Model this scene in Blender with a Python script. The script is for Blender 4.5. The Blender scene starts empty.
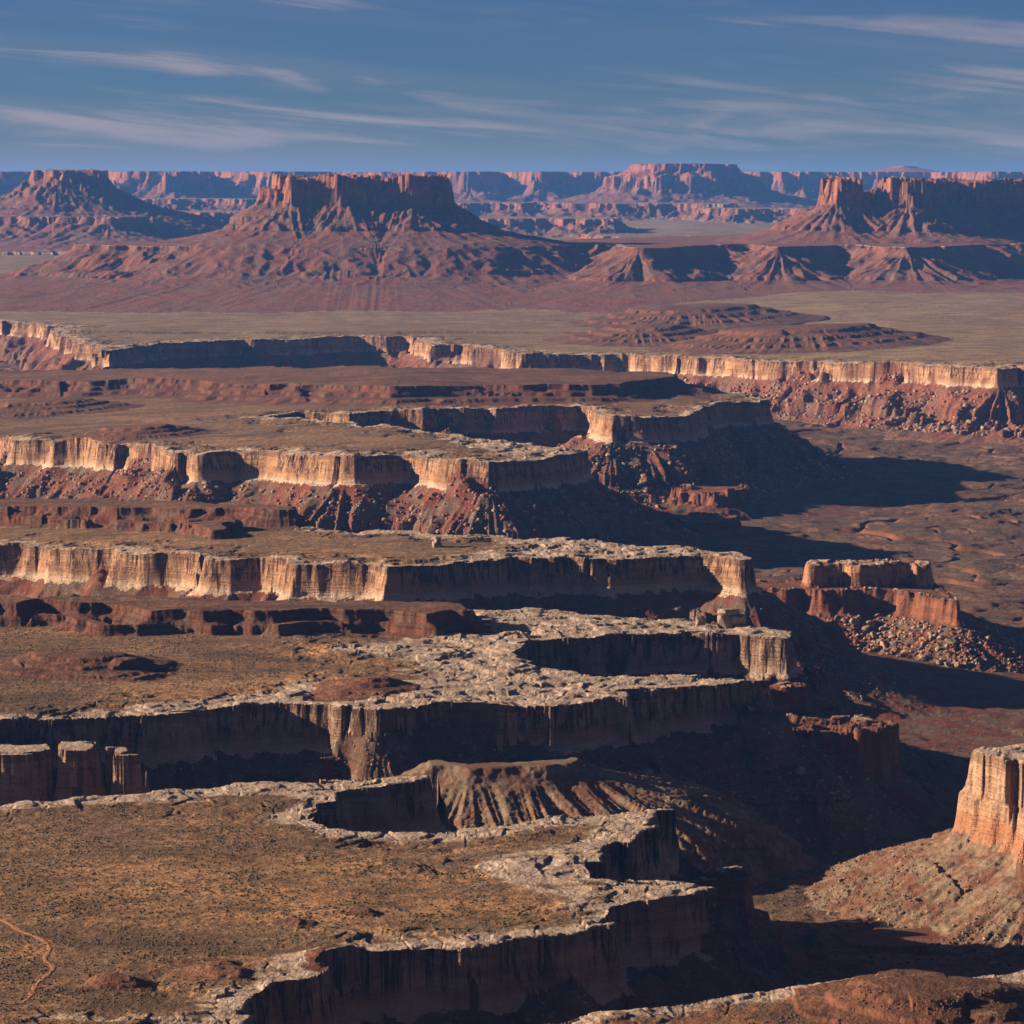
import bpy, math, time
import numpy as np
T0 = time.time()
F32 = np.float32
scene = bpy.context.scene
COL = scene.collection

# ------------------------------------------------------------------ camera, sky, sun, exposure
CAM_H = 380.0
PITCH = math.radians(7.2)
FOV = math.radians(22.0)
FPX = 512 / math.tan(FOV / 2)
cam_d = bpy.data.cameras.new('camera'); cam = bpy.data.objects.new('camera', cam_d); COL.objects.link(cam)
cam.location = (0, 0, CAM_H); cam.rotation_euler = (math.pi / 2 - PITCH, 0, 0)
cam_d.angle = FOV; cam_d.clip_start = 1.0; cam_d.clip_end = 200000
scene.camera = cam

SUN_EL = math.radians(17.0)
SUN_BACK = math.radians(5.0)          # how far beyond square-left the sun stands
sun_dir = np.array([-math.cos(SUN_BACK) * math.cos(SUN_EL), math.sin(SUN_BACK) * math.cos(SUN_EL), math.sin(SUN_EL)])
ld = bpy.data.lights.new('sun', 'SUN'); ld.energy = 5.0; ld.angle = math.radians(0.5); ld.color = (1.0, 0.79, 0.57)
lo = bpy.data.objects.new('sun', ld); COL.objects.link(lo)
from mathutils import Vector
lo.rotation_euler = Vector(sun_dir).to_track_quat('Z', 'Y').to_euler()

scene.view_settings.view_transform = 'Standard'; scene.view_settings.look = 'None'
scene.view_settings.exposure = 1.45; scene.view_settings.gamma = 1.0

world = bpy.data.worlds.new('World'); scene.world = world; world.use_nodes = True
wt = world.node_tree; wt.nodes.clear()


class NT:
    """small helper for writing node trees"""
    def __init__(s, tree): s.t = tree
    def n(s, typ, **kw):
        nd = s.t.nodes.new(typ)
        for k, v in kw.items(): setattr(nd, k, v)
        return nd
    def put(s, sock, v):
        if isinstance(v, bpy.types.NodeSocket): s.t.links.new(v, sock)
        elif isinstance(v, (tuple, list)) and len(v) == 3 and sock.type == 'RGBA': sock.default_value = (*v, 1)
        else: sock.default_value = v
    def math(s, op, a, b=0.0, c=0.0, clamp=False):
        nd = s.n('ShaderNodeMath', operation=op, use_clamp=clamp)
        s.put(nd.inputs[0], a); s.put(nd.inputs[1], b); s.put(nd.inputs[2], c)
        return nd.outputs[0]
    def vmul(s, v, k):
        nd = s.n('ShaderNodeVectorMath', operation='MULTIPLY'); s.put(nd.inputs[0], v); nd.inputs[1].default_value = k
        return nd.outputs[0]
    def vadd(s, a, b):
        nd = s.n('ShaderNodeVectorMath', operation='ADD'); s.put(nd.inputs[0], a); s.put(nd.inputs[1], b)
        return nd.outputs[0]
    def comb(s, x, y, z):
        nd = s.n('ShaderNodeCombineXYZ')
        for i, v in enumerate((x, y, z)): s.put(nd.inputs[i], v)
        return nd.outputs[0]
    def noise(s, vec, scale, detail=3.0, rough=0.55, dist=0.0):
        nd = s.n('ShaderNodeTexNoise'); s.put(nd.inputs['Vector'], vec)
        nd.inputs['Scale'].default_value = scale; nd.inputs['Detail'].default_value = detail
        nd.inputs['Roughness'].default_value = rough; nd.inputs['Distortion'].default_value = dist
        return nd.outputs['Fac']
    def ss(s, v, lo_, hi_, a=0.0, b=1.0):
        nd = s.n('ShaderNodeMapRange', interpolation_type='SMOOTHSTEP'); s.put(nd.inputs[0], v)
        nd.inputs[1].default_value = lo_; nd.inputs[2].default_value = hi_; nd.inputs[3].default_value = a; nd.inputs[4].default_value = b
        return nd.outputs[0]
    def mix(s, f, a, b, mode='MIX'):
        nd = s.n('ShaderNodeMix', data_type='RGBA', blend_type=mode)
        s.put(nd.inputs[0], f); s.put(nd.inputs[6], a); s.put(nd.inputs[7], b)
        return nd.outputs[2]
    def attr(s, name): return s.n('ShaderNodeAttribute', attribute_name=name).outputs['Fac']


W = NT(wt)
sky = W.n('ShaderNodeTexSky', sky_type='NISHITA')
sky.sun_disc = False; sky.sun_elevation = SUN_EL; sky.sun_rotation = -math.pi / 2 + SUN_BACK
sky.altitude = 1800; sky.air_density = 1.0; sky.dust_density = 0.3; sky.ozone_density = 4.0
tinted = W.mix(1.0, sky.outputs[0], (0.20, 0.275, 0.43), 'MULTIPLY')
gen = W.n('ShaderNodeTexCoord').outputs['Generated']
sx = W.n('ShaderNodeSeparateXYZ'); W.put(sx.inputs[0], gen)
elev = sx.outputs[2]
tilt = W.math('MULTIPLY_ADD', sx.outputs[0], 0.09, elev)          # streaks fall slightly towards the right
cv = W.comb(W.math('MULTIPLY', sx.outputs[0], 9.0), W.math('MULTIPLY', sx.outputs[1], 3.0), W.math('MULTIPLY', tilt, 110.0))
c1 = W.noise(cv, 0.8, 9.0, 0.58, 0.5)
c2 = W.noise(W.vadd(W.vmul(cv, (0.35, 0.35, 0.4)), (7.3, 1.1, 2.2)), 1.0, 3.0, 0.5)
cl = W.math('MULTIPLY', W.ss(c1, 0.44, 0.64), W.ss(c2, 0.36, 0.54))
veil = W.math('MULTIPLY', W.ss(c2, 0.35, 0.75), 0.30)
cl = W.math('MAXIMUM', cl, veil)
hz = W.math('MULTIPLY', W.ss(W.math('MULTIPLY_ADD', c2, -.012, elev), -0.006, 0.018, 0.6, 0.0), W.ss(sx.outputs[0], -.16, .16, 1.0, .35))
cl = W.math('MULTIPLY', W.math('MAXIMUM', cl, hz), 0.75)
cloudcol = W.mix(1.0, W.mix(1.0, sky.outputs[0], (0, 0, 0), 'MULTIPLY'), (2.95, 2.5, 2.75), 'ADD')
skycol = W.mix(cl, tinted, cloudcol)
skycol = W.mix(W.ss(elev, .10, .45, 0, .5), skycol, (0, 0, 0))
bg = W.n('ShaderNodeBackground'); W.put(bg.inputs[0], skycol); bg.inputs[1].default_value = 0.05
wo = W.n('ShaderNodeOutputWorld'); wt.links.new(bg.outputs[0], wo.inputs[0])

# ------------------------------------------------------------------ projection of a pixel of the photograph on a level plane
def G(px, py, z):
    u = (px - 512) / FPX; v = (py - 512) / FPX
    dy = math.cos(PITCH) - v * math.sin(PITCH); dz = -math.sin(PITCH) - v * math.cos(PITCH)
    t = (z - CAM_H) / dz
    return (u * t, dy * t)
def GP(z, *pts): return np.array([G(a, b, z) for a, b in pts])
def dip(tx, x0, x1=-1e9):
    """a bench that dips gently towards the left of x0"""
    return lambda x: tx * (np.clip(x, x1, x0) - x0)
def GZ(z, f, *pts):
    out = []
    for a, b in pts:
        zz = z
        for _ in range(8): zz = z + float(f(G(a, b, zz)[0]))
        out.append(G(a, b, zz))
    return np.array(out)
DC = dip(.04, -120, -900); DD = dip(.05, -200, -1300); DF = dip(.04, 1000, 300)
def DP(*pts): return np.array([((a - 512) / FPX * d, d) for a, d in pts])   # (pixel column, distance)

# ------------------------------------------------------------------ noise
rng = np.random.default_rng(7)
PERM = rng.permutation(256).astype(np.int32); PERM = np.concatenate([PERM, PERM])
ANG = rng.uniform(0, 2 * np.pi, 256); GX = np.cos(ANG).astype(F32); GY = np.sin(ANG).astype(F32)
def gn(x, y, seed=0):
    """2D gradient noise, about -1..1"""
    x = x + F32(seed * 17.31); y = y + F32(seed * 9.77)
    xf = np.floor(x); yf = np.floor(y); xi = xf.astype(np.int32) & 255; yi = yf.astype(np.int32) & 255
    fx = (x - xf).astype(F32); fy = (y - yf).astype(F32)
    ux = fx * fx * fx * (fx * (fx * 6 - 15) + 10); uy = fy * fy * fy * (fy * (fy * 6 - 15) + 10)
    p0 = PERM[xi]; p1 = PERM[(xi + 1) & 255]; y1 = (yi + 1) & 255
    def g(h, a, b): return GX[h] * a + GY[h] * b
    n00 = g(PERM[p0 + yi], fx, fy); n10 = g(PERM[p1 + yi], fx - 1, fy)
    n01 = g(PERM[p0 + y1], fx, fy - 1); n11 = g(PERM[p1 + y1], fx - 1, fy - 1)
    a = n00 + ux * (n10 - n00); b = n01 + ux * (n11 - n01)
    return (a + uy * (b - a)) * F32(1.5)
def cells(x, y, seed=0):
    """jittered cells: (distance to the crack, random value of the cell)"""
    xf = np.floor(x); yf = np.floor(y); xi = xf.astype(np.int32); yi = yf.astype(np.int32)
    fx = (x - xf).astype(F32); fy = (y - yf).astype(F32)
    d1 = np.full(x.shape, 9, F32); d2 = np.full(x.shape, 9, F32); rv = np.zeros(x.shape, F32)
    J = rng_cells
    for i in (-1, 0, 1):
        for j in (-1, 0, 1):
            h = PERM[(PERM[(xi + i) & 255] + ((yi + j + seed) & 255))]
            d = (i + J[h, 0] - fx) ** 2 + (j + J[h, 1] - fy) ** 2
            nearer = d < d1
            d2 = np.where(nearer, d1, np.minimum(d2, d)); rv = np.where(nearer, J[h, 2], rv); d1 = np.where(nearer, d, d1)
    return np.sqrt(d2) - np.sqrt(d1), rv
rng_cells = rng.uniform(0.1, 0.9, (256, 3)).astype(F32)
def sstep(v, a, b):
    t = np.clip((v - a) / (b - a), 0, 1); return t * t * (3 - 2 * t)

# ------------------------------------------------------------------ the grid of ground samples (x = u * y)
NU = 1330
U = np.linspace(-0.275, 0.245, NU).astype(F32)
ys = [950.0]
while ys[-1] < 33000:
    y = ys[-1]
    k = 0.0008 if y < 7600 else 0.0016 if y < 8700 else 0.0008 if y < 11500 else 0.0014
    ys.append(y * (1 + k))
Y = np.array(ys, F32); NY = len(Y)
X2 = (Y[:, None] * U[None, :]).astype(F32); Y2 = np.repeat(Y[:, None], NU, 1)
def row(y): return int(np.clip(np.searchsorted(Y, y), 0, NY - 1))
RN = row(7700)
print('grid', NY, NU)
def nz(w, seed, r0=0, r1=None): return gn(X2[r0:r1] / F32(w), Y2[r0:r1] / F32(w), seed)
N1500 = nz(1500, 1); N400 = nz(420, 2); N150 = nz(150, 3); N60 = nz(61, 4); N25 = nz(24, 5); N10 = nz(9.7, 6); N4 = nz(3.9, 7)
wx = X2[:RN] / F32(19) + N60[:RN] * F32(.5); wy = Y2[:RN] / F32(13) + N25[:RN] * F32(.3)
CR, CV = cells(wx, wy)
CR2, CV2 = cells(wx * F32(2.7), wy * F32(2.7), 5)
tt = (N60[:RN] * 2.4 + N25[:RN] * 1.1 + (CV - .5) * .8) / F32(.9); tf = tt - np.floor(tt)
DH = (np.floor(tt) + sstep(tf, 0, .16)) * .9 + (CV - .5) * .9 + sstep(CR, 0, .10) * .45 + (CV2 - .5) * .45 + sstep(CR2, 0, .14) * .2 - .6
print('noise', time.time() - T0)

# ------------------------------------------------------------------ distance to an outline
ST = 4
def sd_coarse(P, r0, r1):
    ri = np.unique(np.append(np.arange(r0, r1, ST), r1 - 1)); ci = np.unique(np.append(np.arange(0, NU, ST), NU - 1))
    yy = Y[ri][:, None].astype(np.float64); xx = yy * U[ci][None, :]; yy = np.broadcast_to(yy, xx.shape)
    best = np.full(xx.shape, 1e18); qx = np.zeros(xx.shape); qy = np.zeros(xx.shape); ins = np.zeros(xx.shape, bool)
    n = len(P)
    for i in range(n):
        ax, ay = P[i]; bx, by = P[(i + 1) % n]
        ex, ey = bx - ax, by - ay
        t = np.clip(((xx - ax) * ex + (yy - ay) * ey) / max(ex * ex + ey * ey, 1e-9), 0, 1)
        cx = ax + t * ex; cy = ay + t * ey
        d = (xx - cx) ** 2 + (yy - cy) ** 2
        m = d < best
        best = np.where(m, d, best); qx = np.where(m, cx, qx); qy = np.where(m, cy, qy)
        c = (ay > yy) != (by > yy)
        if ay != by: ins ^= c & (xx < (bx - ax) * (yy - ay) / (by - ay) + ax)
    s = np.sqrt(best) * np.where(ins, 1, -1)
    out = []
    rr = np.arange(r0, r1); k = np.clip(np.searchsorted(ri, rr, 'right') - 1, 0, len(ri) - 2); tr = ((rr - ri[k]) / (ri[k + 1] - ri[k]))[:, None]
    cc = np.arange(NU); l = np.clip(np.searchsorted(ci, cc, 'right') - 1, 0, len(ci) - 2); tc = ((cc - ci[l]) / (ci[l + 1] - ci[l]))[None, :]
    for f in (s, qx, qy):
        a = f[k] * (1 - tr) + f[k + 1] * tr
        out.append((a[:, l] * (1 - tc) + a[:, l + 1] * tc).astype(F32))
    return out

# ------------------------------------------------------------------ the valley floor, then every landform laid on it by its outline
H = np.interp(Y, [0, 1700, 1790, 2080, 2300, 2700, 3200, 5500], [-84, -86, -96, -134, -140, -147, -138, -133]).astype(F32)[:, None] + N400 * 8 + N150 * 5 + N60 * 3.5 + N25 * .8
flo = H / F32(4.0); ff = flo - np.floor(flo)                       # low ledges of the floor
H = (np.floor(flo) + sstep(ff, 0.0, 0.30) * 0.85 + ff * 0.15) * 4 * 0.6 + H * 0.4 + N25 * 0.6 + np.abs(N10) * 0.5 + N4 * .12
for wv_, wd_, dp_ in ((np.abs(N400 + N60 * .12), .035, 5.0), (np.abs(N150 + .35 * N400 + N25 * .1), 0.05, 1.8), (np.abs(N60 + .3 * N150), 0.07, .5)):
    H = H - (1 - sstep(wv_, 0, wd_)) * dp_
H = H.astype(F32)
OWN = np.zeros((NY, NU), np.int16); EDGE = np.full((NY, NU), 500, F32); LEV = np.full((NY, NU), -140, F32)
LAND = []          # (spec)

BENCH_NEAR = ([0, .6, 1.6, 2.6, 5.0, 9, 13, 60, 66, 70, 72, 120, 200, 320, 600], [0, -3, -14, -16, -29, -31, -35, -70, -72, -82, -84, -112, -131, -142, -150])
BENCH_MID = ([0, .8, 2.2, 3.6, 6.5, 10, 15, 62, 67, 70, 73, 130, 210, 330, 700], [0, -3, -15, -17, -31, -33, -37, -70, -72, -84, -87, -112, -132, -142, -150])
BENCH_FAR = ([0, 1.2, 3.2, 5.0, 8.5, 13, 18, 70, 76, 80, 83, 140, 220, 340, 700], [0, -4, -18, -20, -37, -39, -43, -80, -83, -97, -100, -120, -133, -142, -150])

def land(name, z0, P, prof, amps=(0, 0, 0, 0, 0, 0), rib=0.0, ribw=30.0, slab=0.0, slabw=40.0, margin=700, seed=0, part=(-1, -34), top=1.0, jag=0.0, jagw=40.0, zf=None, block=0.0, blockw=14.0, cones=0.0, ribq=.88, on=False, **meta):
    """amps = plan wobble of the rim at 400, 150, 60, 25, 10, 4 m; rib = relief of the talus ribs; part = lev limits top / cliff / talus"""
    global H
    P = np.asarray(P, float)
    r0 = row(max(950, P[:, 1].min() - margin)); r1 = min(NY, row(P[:, 1].max() + margin) + 1)
    s, qx, qy = sd_coarse(P, r0, r1)
    sl = slice(r0, r1)
    a400, a150, a60, a25, a10, a4 = amps
    off = 0
    if a400: off = off - a400 * (np.abs(N400[sl]) - .3)
    if a150: off = off - a150 * (np.abs(np.roll(N150[sl], seed * 53, 1)) - .3) * 1.6
    if a60: off = off - a60 * (np.abs(N60[sl]) - .3) * 1.5
    fade = 1 / (1 + np.maximum(-s - (24 if P[:, 1].mean() > 8000 else 12), 0) / F32(45))
    if a25: off = off + a25 * N25[sl] * fade
    if a10: off = off + a10 * N10[sl] * fade
    if block:
        c_, v_ = cells(X2[sl] / F32(blockw) + N60[sl] * F32(.3), Y2[sl] / F32(blockw), seed + 9)
        c3_, v3_ = cells(X2[sl] / F32(blockw * .38), Y2[sl] / F32(blockw * .38), seed + 4)
        c5_, v5_ = cells(X2[sl] / F32(blockw * 4.2) + N150[sl] * F32(.3), Y2[sl] / F32(blockw * 2.6), seed + 14)
        off = off + ((v5_ - .5) * block * 2.6 + (v_ - .5) * block * .28 + (v3_ - .5) * block * .18 - (1 - sstep(c_, 0, .06)) * block * .3 * (v5_ > .6)) * fade
    if a4: off = off + a4 * N4[sl]
    s = s + off
    o = -s                                                          # metres outside the rim
    if rib:
        dx_, dy_ = X2[sl] - qx, Y2[sl] - qy
        dl_ = np.sqrt(dx_ * dx_ + dy_ * dy_) + F32(1e-3)
        fan = F32(ribw * 3.0) / dl_
        px_, py_ = qx + dx_ * (F32(1 - ribq) + fan), qy + dy_ * (F32(1 - ribq) + fan)
        r_ = np.abs(gn(px_ / F32(ribw), py_ / F32(ribw), 11 + seed))
        px_, py_ = qx + dx_ * (F32((1 - ribq) * .4) + fan), qy + dy_ * (F32((1 - ribq) * .4) + fan)
        r_ = r_ + .5 * np.abs(gn(px_ / F32(ribw * .4), py_ / F32(ribw * .4), 12 + seed))
        r_ = (r_ - .45) + (.2 if ribw < 33 else .06) * np.abs(gn(X2[sl] / F32(ribw * .3), Y2[sl] / F32(ribw * .3), 13))
        first = -prof[1][-1] if part[1] is None else 14
        o = o + rib * r_ * np.clip((o - first) / 60, 0, 1) * (1 - sstep(o, prof[0][-2], prof[0][-1]))
    h = np.interp(o, prof[0], prof[1]).astype(F32)
    tp = N150[sl] * 1.6 + N60[sl] * .7 + N25[sl] * .3 + N10[sl] * .15
    if slab and r0 < RN:
        q = min(r1, RN) - r0
        m = np.zeros_like(s)
        m[:q] = (1 - sstep(s[:q] + N60[r0:r0 + q] * slabw * .6, slabw * .6, slabw)) * sstep(s[:q], -.5, 1.5)
        dh = DH[r0:r0 + q]
        tp[:q] += m[:q] * slab * dh
    if jag:
        c_, v_ = cells(X2[sl] / F32(jagw), Y2[sl] / F32(jagw), seed)
        c2_, v2_ = cells(X2[sl] / F32(jagw * .42), Y2[sl] / F32(jagw * .42), seed + 3)
        up = sstep(h, -jag * 3.0, -jag * .6)
        rim_ = 1 - sstep(s, jagw * .5, jagw * 1.1)
        h = h - up * (rim_ * (v_ ** 2 * jag + v2_ * jag * .55 + (1 - sstep(c_, 0, .10)) * jag * .6) + (1 - rim_) * jag * .75 - N150[sl] * jag * .25)
    lev0_ = h
    if cones:
        tal = -cones * 1.55 + cones * 1.15 * sstep(N150[sl] + .5 * N60[sl] + .25 * N25[sl], .0, .75) - .68 * o + .8 * N10[sl]
        up_ = (tal > h) & (o > 1.0)
        h = np.where(up_, tal, h); lev0_ = np.where(up_, np.minimum(h, part[1] - 14 - .3 * o), lev0_)
    w = sstep(h, -12, 0) * top * (1.8 if on else 1)
    lev_ = lev0_
    h = h + tp * w + (1 - w) * (N25[sl] * .8 + N10[sl] * .35 + N4[sl] * .15) * sstep(-h, 30, 45)
    z = h + z0
    if zf is not None: z = z + zf(X2[sl]).astype(F32)
    win = (z > H[sl]) & (o < prof[0][-1])
    if on: win &= LEV[sl] > -7
    H[sl] = np.where(win, z, H[sl])
    idx = len(LAND) + 1
    OWN[sl] = np.where(win, idx, OWN[sl])
    if not on: EDGE[sl] = np.where(win, np.clip(s, -500, 500), EDGE[sl])
    LEV[sl] = np.where(win, lev_, LEV[sl])
    LAND.append(dict(name=name, z0=z0, P=P, part=part, idx=idx, **meta))
    print(name, idx, r1 - r0, int(win.sum()), round(time.time() - T0, 1))
    return idx
def prof_cut(prof): return 60

# --- near benches of the white rim
AMP_A = (0, 5, 2, 1.4, .6, .4); AMP_B = (0, 10, 4, 1.5, .6, .3); AMP_C = (0, 24, 9, 2, .7, .3); AMP_F = (0, 40, 16, 4, 1, 0)
land('near_bench', 0, GP(0, (-500, 830), (0, 806), (100, 797), (200, 789), (300, 782), (380, 777), (432, 776), (440, 781), (400, 786), (352, 790), (336, 795), (341, 801), (321, 804), (327, 809),
     (315, 815), (334, 821), (347, 829), (430, 829), (512, 825), (580, 814), (640, 808), (668, 811), (655, 826), (625, 838), (598, 850), (592, 866), (600, 878), (650, 884),
     (705, 889), (714, 894), (690, 899), (640, 903), (613, 908), (607, 925), (560, 940), (480, 944), (420, 949), (370, 953), (330, 962), (290, 977), (255, 1000),
     (230, 1026), (180, 1100), (-500, 1100)), BENCH_NEAR, AMP_A, 14, 26, 1.0, 48, 420, block=6, blockw=10, cones=30,
     top_mat='scrub', label='nearest flat scrub bench with pale slab edge and dirt track', kind='structure')
land('overlook_rim', 2, GP(2, (500, 1045), (520, 1030), (560, 1020), (600, 1012), (700, 998), (820, 986), (900, 981), (1000, 976), (1030, 968), (1100, 960),
     (1700, 930), (1700, 1200), (400, 1200)), BENCH_NEAR, AMP_A, 14, 26, .8, 30, 400,
     top_mat='lip', label='pale rock lip and reddish ground along the bottom edge of the view', kind='structure')
land('middle_bench', 0, GP(0, (-500, 600), (0, 606), (300, 606), (440, 608), (500, 612), (560, 614), (640, 617), (700, 621), (750, 626), (784, 631), (787, 637),
     (737, 633), (687, 633), (612, 635), (562, 638), (525, 645), (508, 654), (516, 661), (537, 667), (587, 672), (712, 677), (777, 679.5), (779, 683),
     (737, 684), (692, 688), (627, 692), (616, 700), (567, 705), (512, 704), (480, 706), (400, 708), (380, 711), (350, 707), (280, 706), (230, 708), (160, 711),
     (75, 719), (0, 724), (-100, 735), (-500, 760)), BENCH_NEAR, AMP_B, 16, 30, 1.1, 70, 460, seed=1, block=6.5, blockw=13, cones=30,
     top_mat='scrub', label='broad bench of cracked pale slabs and orange soil with a dark cliff', kind='structure')
land('long_bench', 0, GZ(0, DC, (-500, 500), (0, 505), (150, 512), (250, 520), (330, 528), (400, 533), (512, 538), (600, 541), (690, 546), (738, 553), (743, 559),
     (700, 556), (640, 557), (560, 558), (512, 557), (480, 560), (445, 568), (430, 567), (345, 564), (290, 563), (262, 560), (200, 557), (150, 553), (60, 548),
     (0, 544), (-500, 524)), BENCH_MID, AMP_C, 20, 30, 1.2, 70, 500, seed=2, block=5, blockw=20, zf=DC, cones=33, part=(-1, -36), cliff_mat='mid_cliff',
     top_mat='scrub', label='long narrow bench with streaked tan cliff and a pointed pale end', kind='structure')
land('wide_bench', 0, GZ(0, DD, (-500, 425), (0, 438), (100, 442), (160, 448), (195, 455), (235, 451), (300, 453), (345, 456), (400, 455), (440, 460), (490, 463), (530, 460),
     (575, 455), (579, 450), (540, 446), (480, 439), (400, 428), (320, 421), (250, 417), (300, 414), (350, 413), (480, 408.5), (582, 406), (598, 413), (612, 417.5),
     (645, 417), (680, 415), (700, 408), (740, 402), (762, 400), (745, 394), (700, 388), (600, 383), (400, 380), (0, 380), (-500, 380)),
     BENCH_FAR, AMP_C, 26, 42, 1.3, 90, 700, seed=3, block=6, blockw=28, zf=DD, cones=39, part=(-1, -41), top_mat='scrub',
     label='wide tan bench split by a narrow shaded inlet, ending in a rocky nose', kind='structure')
far_xy = [(22000, 42000), (-22000, 42000)]
land('far_plain', 0, np.vstack([GZ(0, DF, (-400, 300), (-100, 313), (0, 319), (45, 324), (70, 326), (54, 331), (75, 340), (108, 351), (116, 349), (165, 343), (230, 340),
     (300, 339), (325, 337), (345, 337), (400, 337), (425, 340), (440, 345), (470, 347), (512, 351), (516, 355), (560, 354), (620, 354), (655, 356), (690, 357),
     (755, 360), (810, 362), (905, 364), (1003, 368), (1013, 364), (1040, 368), (1100, 372), (1700, 380)), far_xy]),
     BENCH_FAR, AMP_F, 30, 46, 1.3, 120, 900, seed=4, block=8, blockw=45, zf=DF, cones=40, part=(-1, -41), top_mat='plain',
     label='pale green plain behind a long sunlit cliff over red scree', kind='structure')
# the plain rises slowly towards the horizon
SOILM = np.zeros((NY, NU), F32)
def blob(px, py, wpx, hpx, gain=1.0):
    """0..1 patch on the benches round the ground point under a pixel"""
    x, y = G(px, py, 0); rx = wpx / FPX * y; ry = abs(G(px, py - hpx, 0)[1] - y)
    q = ((X2[:RN] - x) / rx) ** 2 + ((Y2[:RN] - y) / ry) ** 2
    return gain * np.exp(-q) 
for a in ((290, 688, 110, 7, 1.0), (250, 866, 160, 10, .55), (150, 890, 170, 8, .6), (230, 915, 240, 10, .5), (30, 948, 50, 12, .7), (430, 905, 60, 5, .7), (70, 800, 80, 5, .2), (330, 900, 90, 6, .4), (560, 770, 1, 1, .0), (70, 543, 80, 4, .4)):
    SOILM[:RN] += blob(*a)
for a in ((540, 688, 250, 20, 130, 4), (600, 624, 190, 16, 110, 4), (430, 640, 150, 22, 90, 6), (350, 655, 60, 10, 50, 10), (470, 866, 130, 14, 50, 12), (580, 880, 70, 16, 50, 8), (520, 448, 80, 8, 120, 8), (600, 548, 150, 8, 60, 4), (360, 788, 90, 10, 40, 8), (40, 1018, 130, 8, 60, 8)):
    bl = blob(*a[:5]) * (OWN[:RN] > 0) * (LEV[:RN] > -.5)
    H[:RN] += np.where(EDGE[:RN] > 30, 1, 0) * sstep(bl, 10, 40) * DH * .8
    EDGE[:RN] -= (EDGE[:RN] > 8) * np.minimum(np.clip(bl + N60[:RN] * 14, 0, 500) * (bl > 1), np.clip(EDGE[:RN] - a[5] - 10 * np.abs(N25[:RN]), 0, 500))
rise = np.interp(Y, [0, 8000, 10500, 14000, 18000, 23000, 33000], [0, 0, 10, 60, 120, 170, 200]).astype(F32)[:, None]
H += rise * (OWN == 6)
lo_ = (OWN == 6) & (Y2 > 7000)
H += lo_ * (N400 * 5 + N1500 * 10)
# --- flat-topped far ledges between the plain and the horizon
LEDGE = ([0, 25, 60, 160, 400, 700], [0, -14, -30, -48, -66, -80])

# --- low tiers and hills standing on the benches
TIER = ([0, 1.5, 5, 12, 14, 26, 34, 70, 110], [0, -4, -8, -11, -17, -19, -24, -34, -42])
HILL = ([-60, -20, 0, 6, 9, 30, 34, 62, 66, 120], [9, 4, 0, -3, -7, -13, -18, -24, -28, -40])
TERR = dict(top_mat='redscrub', part=(-1, -20), on=True)
def tier(name, z0, P, prof, amps, label, cat, **k):
    k = {**TERR, **k}
    return land(name, z0, P, prof, amps, label=label, category=cat, **k)
AT = (0, 16, 12, 5, 2, .8)
tier('terrace', 27, GZ(27, DD, (-500, 383), (0, 382), (170, 379), (250, 384), (400, 386), (512, 385), (600, 384), (655, 380), (674, 374), (668, 371), (600, 370.5), (0, 371), (-500, 371)),
     ([0, 2, 10, 22, 26, 50, 60, 110, 160], [0, -5, -9, -12, -17, -19, -24, -30, -38]), (0, 34, 14, 6, 3, 0), 'long low dark red terrace on the far side of the shaded inlet', 'terrace', rib=14, ribw=40, seed=5, margin=300, zf=DD, block=8, blockw=22)
tier('terrace', 20, GZ(20, DC, (-500, 497), (0, 497), (120, 498), (230, 502), (300, 505), (285, 509), (220, 508), (150, 507), (60, 507), (20, 506), (-500, 500)),
     TIER, AT, 'upper dark ledge of terraces at the base of red scree', 'terrace', rib=9, ribw=25, seed=6, margin=300, zf=DC, block=5)
tier('terrace', 9, GZ(9, DC, (-500, 512), (0, 515), (60, 519), (150, 522), (206, 525), (214, 531), (225, 524), (300, 518), (330, 513), (200, 503), (0, 503), (-500, 503)),
     TIER, AT, 'lower brown terrace with a lobed ledge above the streaked tan cliff', 'terrace', rib=9, ribw=25, seed=7, margin=300, zf=DC, block=5)
tier('terrace', 18, GP(18, (-500, 596), (0, 597), (120, 597), (200, 599), (300, 600), (420, 601), (462, 603), (462, 608), (430, 611), (380, 610), (250, 611), (150, 608), (100, 603), (0, 604), (-500, 600)),
     TIER, AT, 'dark red terrace below the streaked tan cliff, pointed at one end', 'terrace', rib=9, ribw=22, seed=8, margin=300)
tier('terrace', 9, GP(9, (-500, 606), (0, 613), (50, 616), (90, 624), (200, 622), (300, 624), (400, 622), (450, 617), (466, 610), (400, 603), (0, 603), (-500, 603)),
     TIER, AT, 'lowest brown ledge of terraces beside the broad scrub flat', 'terrace', rib=8, ribw=20, seed=9, margin=300)
AH = (0, 10, 8, 5, 2, .6)
def hill(px, py, z, wpx, dy, label, prof=HILL, amps=AH, sc=1.0, **k):
    """a mound round the ground point under pixel (px, py)"""
    x, y = GZ(0, k['zf'], (px, py))[0] if 'zf' in k else G(px, py, 0); w = wpx / FPX * y
    a = np.linspace(0, 2 * np.pi, 14, endpoint=False)
    P = np.stack([x + w * np.cos(a) * (1 + .15 * np.sin(3 * a)), y + dy * np.sin(a)], 1)
    p = (np.array(prof[0]) * sc, np.where(np.array(prof[1]) > 0, np.array(prof[1]) * sc * .4, np.array(prof[1]) * (z + 3) / 40))
    return land('low_hill', z, P, (list(p[0]), list(p[1])), amps, rib=16 * sc, ribw=18 * sc, block=5 * sc, blockw=14 * sc, margin=200 * sc, top_mat='hill', part=(-1, -1000), top=.4, label=label, category='hill', on=True, **k)
hill(80, 668, 11, 44, 16, 'low rust red hill on the scrub flat above the dark cliff', sc=.5, seed=1)
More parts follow.
